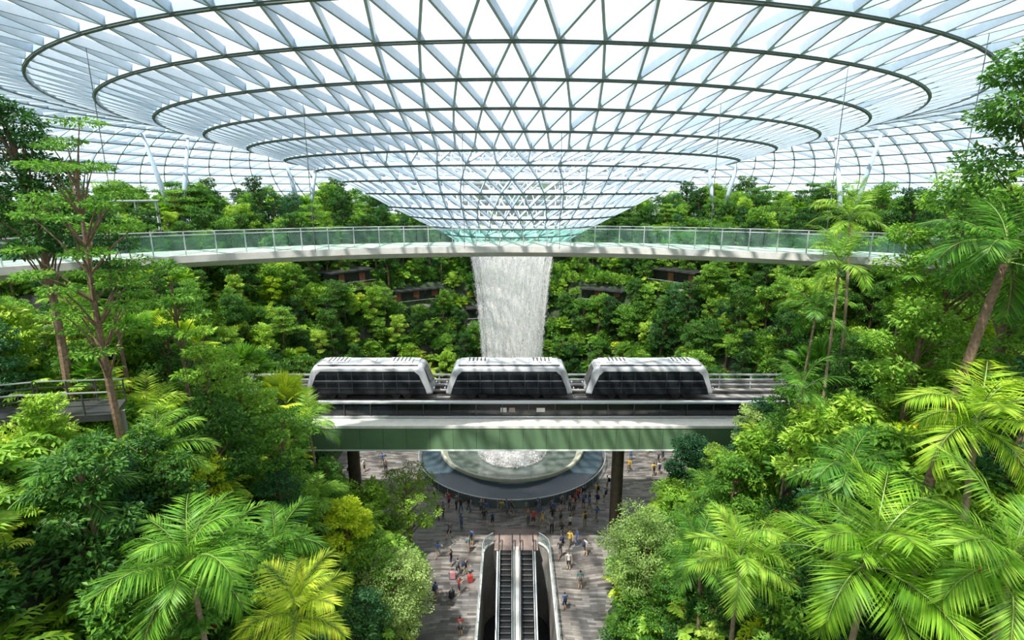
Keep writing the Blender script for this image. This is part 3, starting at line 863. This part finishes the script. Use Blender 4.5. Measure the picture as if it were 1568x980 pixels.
def H_tree(name, x, y, top, R, seed, leaf, **kw):
    z0 = max(T1(x, y), 0); H = top-z0
    b = tree_mb(seed, H*.97, R, kw.pop('nc', 26), kw.pop('nl', 9000), kw.pop('ls', .2), leaf, **kw)
    return b.obj(name, (x, y, z0-.05))
def H_palm(x, y, cz, fl, seed, nf=17, nl=42, leaf='L_palm', wid=.036, **kw):
    z0 = max(T1(x, y), 0); b = palm_mb(seed, max(.5, cz-z0), nf, fl, leaf, nl, wid=wid, **kw)
    return b.obj('palm_tree', (x, y, z0-.05))
H_tree('tiered_tree', -16.4, 21.2, 34.4, 2.3, 101, 'L_mid', base=.52, tiers=7, flat=.14, rcf=.34, ls=.16, trunk=.2, nc=38, nl=8500, bark='bark', lean=(-.3,-.2))
H_tree('slender_tree', -17.6, 27.9, 28.4, 1.6, 102, 'L_mid', base=.6, tiers=3, flat=.22, trunk=.13, nl=2600, nc=14, lean=(-.2,0))
H_tree('slender_tree', -15.0, 25.5, 25.4, 1.3, 103, 'L_bright', base=.7, flat=.3, trunk=.12, nl=2200, nc=12, lean=(-.2,0))
H_tree('slender_tree', -12.6, 27.5, 20.6, 1.5, 109, 'L_mid', base=.6, flat=.3, trunk=.12, nl=3200, nc=14, lean=(0,0))
H_tree('slender_tree', -20.5, 27.5, 31.0, 1.5, 110, 'L_dark', base=.65, tiers=3, flat=.3, trunk=.13, nl=2600, nc=14, lean=(.2,0))
H_tree('tall_dark_tree', -21.2, 24.5, 36.5, 2.1, 104, 'L_dark', base=.5, nl=9000, trunk=.22, lean=(0,0))
H_tree('tall_dark_tree', 18.8, 20.3, 37.2, 2.9, 105, 'L_dark', base=.45, nl=14000, nc=34, ls=.22, trunk=.25, rcf=.36, lean=(0,0))
H_tree('broadleaf_tree', 20.5, 25.5, 33.0, 2.8, 106, 'L_bright', base=.4, nl=11000, ls=.2, rcf=.36)
H_palm(14.6, 17.4, 29.8, 2.7, 201, bark='bark', tr_=.19)
H_palm(17.1, 16.9, 31.6, 2.9, 202, tr_=.14)
H_palm(16.6, 27.2, 28.3, 2.2, 203, 13, 36, tr_=.09)
H_palm(15.6, 27.8, 25.6, 2.0, 204, 12, 36, tr_=.09)
H_palm(18.3, 28.6, 30.4, 2.3, 205, 13, 36, tr_=.1)
H_palm(19.0, 26.2, 27.6, 2.1, 206, 12, 36, tr_=.09)
H_palm(14.4, 26.2, 22.2, 2.0, 207, 12, 36, tr_=.08)
H_palm(9.9, 13.6, 21.9, 2.7, 208, 18, 50, tr_=.12, leaf='L_ypalm')
H_palm(9.0, 18.6, 17.8, 2.6, 209, tr_=.12)
H_palm(12.4, 11.6, 22.9, 2.7, 210, 18, 50, tr_=.12)
H_palm(14.9, 15.8, 24.8, 2.5, 211, tr_=.13, leaf='L_ypalm')
H_palm(12.6, 18.6, 21.5, 2.4, 212, tr_=.12)
H_palm(9.6, 23.5, 14.2, 2.4, 219, 15, 36, tr_=.1)
H_palm(-9.9, 14.8, 20.6, 2.7, 213, 18, 50, tr_=.12)
H_palm(-15.2, 16.6, 21.9, 2.1, 214, 14, 44, tr_=.11)
H_palm(-8.1, 17.1, 16.6, 2.3, 215, tr_=.12, leaf='L_ypalm')
H_palm(-14.6, 20.2, 21.4, 2.2, 216, 15, 40, tr_=.11)
H_palm(-13.6, 34.6, 16.2, 2.3, 217, 14, 36, tr_=.1)
H_palm(-10.8, 21.5, 16.4, 2.4, 218, 15, 40, tr_=.11)
H_tree('street_tree', -9.2, 43.2, 8.3, 2.7, 301, 'L_bright', base=.3, nl=8000, ls=.19, bark='barklight', rcf=.36, lean=(0,0))
H_tree('yellow_green_tree', -10.9, 31.4, 12.6, 1.8, 302, 'L_lime', base=.15, nl=9000, ls=.22, lean=(0,0), rcf=.36)
H_tree('pale_green_tree', -8.0, 31.0, 8.9, 2.9, 303, 'L_pale', base=.3, nl=16000, ls=.15, nc=32, rcf=.36)
H_tree('pale_green_tree', 9.0, 31.3, 11.6, 3.2, 304, 'L_pale', base=.2, nl=20000, ls=.15, nc=38, rcf=.34)
H_tree('pale_green_tree', 13.8, 37.0, 10.4, 3.0, 305, 'L_bright', base=.2, nl=12000, ls=.17, rcf=.36)
H_tree('columnar_tree', 13.9, 38.5, 13.4, 1.8, 306, 'L_blue', base=.2, nl=8000, ls=.2)
H_tree('columnar_tree', 18.6, 36.8, 17.2, 1.6, 307, 'L_blue', base=.25, nl=7000, ls=.2)
H_tree('columnar_tree', 20.6, 36.4, 16.2, 1.5, 308, 'L_blue', base=.25, nl=7000, ls=.2)
for i, (x, y, cz) in enumerate([(-19.2,37.,19.0),(-22.2,34.8,21.6),(19.6,33.,20.4),(-16.2,36.,17.2),(-24.5,33.,22.6)]):
    z0 = T1(x, y); fan_mb(400+i, cz-z0, 30, 1.5, 1.2, 'L_ypalm' if i % 2 else 'L_palm').obj('fan_palm', (x, y, z0-.05))

# ------------------------------------------------------------------ people
skin_m = [simple('skin_light', (.62,.40,.29), .6, 0, .05), simple('skin_tan', (.42,.25,.16), .6, 0, .05)]
hair_m = simple('hair_black', (.02,.015,.012), .5, 0, .2)
shoe_m = simple('shoe', (.06,.06,.06), .6, 0, .3)
cl = {n_: simple('cloth_'+n_, c_, .85, 0, .08) for n_, c_ in dict(white=(.6,.6,.58), black=(.02,.02,.022), red=(.45,.04,.03), blue=(.06,.13,.35), navy=(.02,.03,.08),
      yellow=(.70,.45,.04), grey=(.16,.16,.17), teal=(.04,.2,.2), pink=(.6,.25,.27), denim=(.06,.10,.18), khaki=(.28,.22,.13)).items()}
def person_mesh(pose, shorts, shirt, pants, skin, bag=None, longhair=False):
    P = {'pel':(0,0,.92,.145),'wst':(0,0,1.08,.125),'chs':(0,-.01,1.28,.15),'nkb':(0,0,1.42,.085),'nk':(0,.005,1.48,.055),'hd0':(0,.02,1.555,.075),'hd1':(0,.015,1.63,.098),'hd2':(0,.005,1.69,.07)}
    E = [('pel','wst'),('wst','chs'),('chs','nkb'),('nkb','nk'),('nk','hd0'),('hd0','hd1'),('hd1','hd2')]
    for s, q in ((-1,'L'),(1,'R')):
        st = {'stand':0,'walk':.28*s,'photo':.05*s,'turn':.06*s}[pose]
        P['hip'+q] = (s*.095,0,.86,.10); P['kn'+q] = (s*.10,st*.5+.03,.48,.065); P['cf'+q] = (s*.105,st*.8-.01,.33,.058)
        P['an'+q] = (s*.105,st,.09,.042); P['bl'+q] = (s*.115,st+.13,.04,.042); P['hl'+q] = (s*.105,st-.05,.045,.038)
        P['sh'+q] = (s*.19,0,1.40,.062)
        if pose == 'photo': el, wr_, ha = (s*.27,.10,1.20), (s*.12,.33,1.38), (s*.09,.38,1.42)
        elif pose == 'walk': el, wr_, ha = (s*.26,-st*.5,1.13), (s*.25,-st*.8+.08,.90), (s*.24,-st*.8+.12,.83)
        elif pose == 'turn' and s > 0: el, wr_, ha = (s*.28,.04,1.15), (s*.22,.26,1.12), (s*.2,.33,1.13)
        else: el, wr_, ha = (s*.255,-.02,1.12), (s*.26,.04,.88), (s*.255,.06,.80)
        P['el'+q] = el+(.042,); P['wr'+q] = wr_+(.028,); P['ha'+q] = ha+(.034,)
        E += [('pel','hip'+q),('hip'+q,'kn'+q),('kn'+q,'cf'+q),('cf'+q,'an'+q),('an'+q,'bl'+q),('an'+q,'hl'+q),('nkb','sh'+q),('sh'+q,'el'+q),('el'+q,'wr'+q),('wr'+q,'ha'+q)]
    keys = list(P); bm = bmesh.new(); lay = bm.verts.layers.skin.verify(); vm = {}
    for k in keys:
        v = bm.verts.new(P[k][:3]); vm[k] = v; r = P[k][3]
        v[lay].radius = (r, r*.72) if k in ('chs','wst','pel') else (r, r)
        v[lay].use_root = (k == 'pel')
    for a, c_ in E: bm.edges.new((vm[a], vm[c_]))
    me = bpy.data.meshes.new('tmp'); bm.to_mesh(me); bm.free()
    ob = bpy.data.objects.new('tmp', me); SC.collection.objects.link(ob)
    ob.modifiers.new('s', 'SKIN').use_smooth_shade = True
    sb = ob.modifiers.new('d', 'SUBSURF'); sb.levels = 1; sb.render_levels = 1
    dg = bpy.context.evaluated_depsgraph_get(); dg.update()
    ev = bpy.data.meshes.new_from_object(ob.evaluated_get(dg))
    bpy.data.objects.remove(ob)
    mats = [skin, shirt, pants, shoe_m, hair_m]
    b = MB()
    for m_ in mats: b.mid(m_)
    b.v = [tuple(v.co) for v in ev.vertices]
    for f in ev.polygons:
        c_ = f.center; b.f.append(list(f.vertices))
        arm = abs(c_.x) > .2 and c_.z > .7 or (pose in ('photo','turn') and c_.y > .14 and c_.z > .95)
        if c_.z > 1.47: k = 4 if (c_.z > 1.665 or (c_.y < .01 and c_.z > (1.42 if longhair else 1.53))) else 0
        elif c_.z < .1: k = 3
        elif arm: k = 1 if (c_.z > 1.2 and c_.y < .14) else 0
        elif c_.z < .95: k = (0 if (shorts and c_.z < .5) else 2)
        else: k = 1
        b.mi.append(k)
    for s in (-1, 1):
        b.box((s*.035, .108, 1.635), (.022,.012,.012), hair_m); b.box((s*.098, .01, 1.62), (.016,.035,.05), skin)
        h = np.array(P['haL' if s < 0 else 'haR'][:3]); w_ = np.array(P['wrL' if s < 0 else 'wrR'][:3]); d = h-w_; d /= np.linalg.norm(d)
        sd = np.cross(d, (s,0,0)); sd /= np.linalg.norm(sd)+1e-9
        for j, fl in enumerate((.06,.075,.08,.068)):
            p0 = h+sd*(-.03+.02*j)+d*.02; b.tube([p0, p0+d*fl*.5, p0+d*fl*.9-np.array((s*.02,0,0))], [.010,.009,.007], skin, 5)
        p0 = h+sd*.035-d*.01; b.tube([p0, p0+sd*.03+d*.02, p0+sd*.03+d*.05], [.011,.010,.008], skin, 5)
    b.tube([(0,.10,1.64),(0,.125,1.60),(0,.108,1.595)], [.008,.014,.01], skin, 5); b.box((0,.10,1.565), (.045,.012,.008), cl['pink'])
    if bag:
        b.tube([(0,-.12,1.02),(0,-.2,1.06),(0,-.21,1.3),(0,-.12,1.4)], [.12,.15,.14,.08], bag, 8)
    return b.mesh('person', True)
combos = []
for i in range(20):
    r_ = random.Random(50+i)
    combos.append(person_mesh(r_.choice(['stand','walk','photo','turn','walk']), r_.random() < .4, cl[r_.choice(['white','black','red','blue','yellow','grey','teal','navy','black','white','black','grey'])],
        cl[r_.choice(['black','denim','navy','khaki','grey','black'])], r_.choice(skin_m), cl[r_.choice(['black','red','navy','grey'])] if r_.random() < .4 else None, r_.random() < .4))
ppl = [(-5.7,49.9),(-5.2,49.3),(-3.1,48.9),(-2.6,48.7),(-1.05,49.0),(-.55,49.1),(-.05,48.8),(-8.2,51.6),(4.0,49.2),(7.5,51.6),(6.9,51.1),(7.4,50.3),(7.9,49.5),(9.1,52.2),(9.7,51.3),
 (-2.7,47.2),(-3.7,44.1),(-3.9,43.1),(1.6,47.3),(2.1,47.1),(3.8,45.9),(4.0,47.6),(4.8,47.5),(4.2,48.5),(5.3,43.8),(6.0,44.1),(4.3,42.3),(4.9,40.8),(-4.6,40.1),(-3.9,39.9),(-4.3,37.8),
 (4.1,36.1),(-6.6,42.3),(16.2,56.5),(16.9,56.8),(18.2,60),(-18.4,56),(-19.2,60.5),(-19.9,62),(-3.8,33.6),(-6.9,48.6),(-7.4,48.2),(6.2,48.9),(8.4,47.9),(3.0,46.8),(-4.9,46.6),(17.4,59.0),(-17.2,57.5),
 (5.2,50.0),(8.8,50.4),(-6.5,50.3),(-1.9,46.9),(-9.4,53.4),(-10.2,54.1),(10.4,53.6),(11.2,54.6),(2.6,49.1),(1.4,48.9),(5.9,49.6),(6.5,50.2),(8.1,51.0),(-4.4,49.6),(-14.6,57.2),(-15.4,58.9),(13.6,57.5),(14.4,60.2),
 (4.7,45.2),(5.6,46.4),(-5.9,45.1),(-16.2,61.),(-17.6,63.1),(16.9,62.),(2.7,48.0),(7.1,47.0),(6.6,42.6),(-5.3,41.2),(-6.1,37.2),(5.6,38.4)]
for i, (x, y) in enumerate(ppl):
    me = combos[i % len(combos)]
    face = math.atan2(61-y, 0-x)-math.pi/2+random.Random(i).choice([0,.3,-.4,1.5,-1.4,2.8])
    put(me, 'person', (x, y, 0), face, random.Random(i).uniform(.95, 1.06))
def suitcase(x, y, mat, rot):
    b = MB(); b.box((0,0,.38), (.42,.26,.6), mat)
    for k in range(4): b.box((-.15+k*.1, 0, .38), (.03,.28,.56), mat)
    for sx in (-1,1):
        for sy in (-1,1): b.tube([(sx*.17-.02,sy*.09,.04),(sx*.17+.02,sy*.09,.04)], .04, M['black'], 8)
        b.box((sx*.1,-.1,.83), (.02,.02,.32), M['silver'])
    b.box((0,-.1,1.0), (.24,.04,.03), M['black'])
    b.obj('suitcase', (x, y, 0), rot)
suitcase(-3.5, 39.2, cl['red'], .3); suitcase(-4.85, 37.4, cl['black'], .8); suitcase(-5.0, 39.6, cl['pink'], .1); suitcase(4.6, 44.2, cl['navy'], 1.)

# ------------------------------------------------------------------ world, sun, camera
w = bpy.data.worlds.new('sky'); SC.world = w; w.use_nodes = True
nt = w.node_tree; nt.nodes.clear()
o = nt.nodes.new('ShaderNodeOutputWorld'); bg = nt.nodes.new('ShaderNodeBackground')
tc = nt.nodes.new('ShaderNodeTexCoord'); nz = N(nt, 'ShaderNodeTexNoise', Scale=2.2, Detail=5.)
nt.links.new(tc.outputs['Generated'], nz.inputs['Vector'])
r = ramp(nt, [(.38,(.82,.91,1.)),(.56,(1.,1.,1.))]); nt.links.new(nz.outputs['Fac'], r.inputs['Fac'])
nt.links.new(r.outputs['Color'], bg.inputs['Color']); bg.inputs['Strength'].default_value = 1.8
nt.links.new(bg.outputs[0], o.inputs['Surface'])
sd = bpy.data.lights.new('sun', 'SUN'); sd.energy = 9.5; sd.angle = math.radians(1.2); sd.color = (1,.96,.88)
so = bpy.data.objects.new('sun', sd); SC.collection.objects.link(so)
so.rotation_euler = Vector((.3, .42, -1)).to_track_quat('-Z', 'Y').to_euler(); so.location = (0,0,90)
cd = bpy.data.cameras.new('camera'); cd.sensor_width = 36; cd.lens = 36*FPX/1600; cd.clip_end = 1000; cd.clip_start = .1
co = bpy.data.objects.new('camera', cd); SC.collection.objects.link(co)
co.location = (0,0,CAMZ); co.rotation_euler = (math.pi/2-PITCH, 0, 0)
SC.camera = co
try:
    SC.view_settings.view_transform = 'Standard'; SC.view_settings.look = 'None'
except Exception as e: print(e)
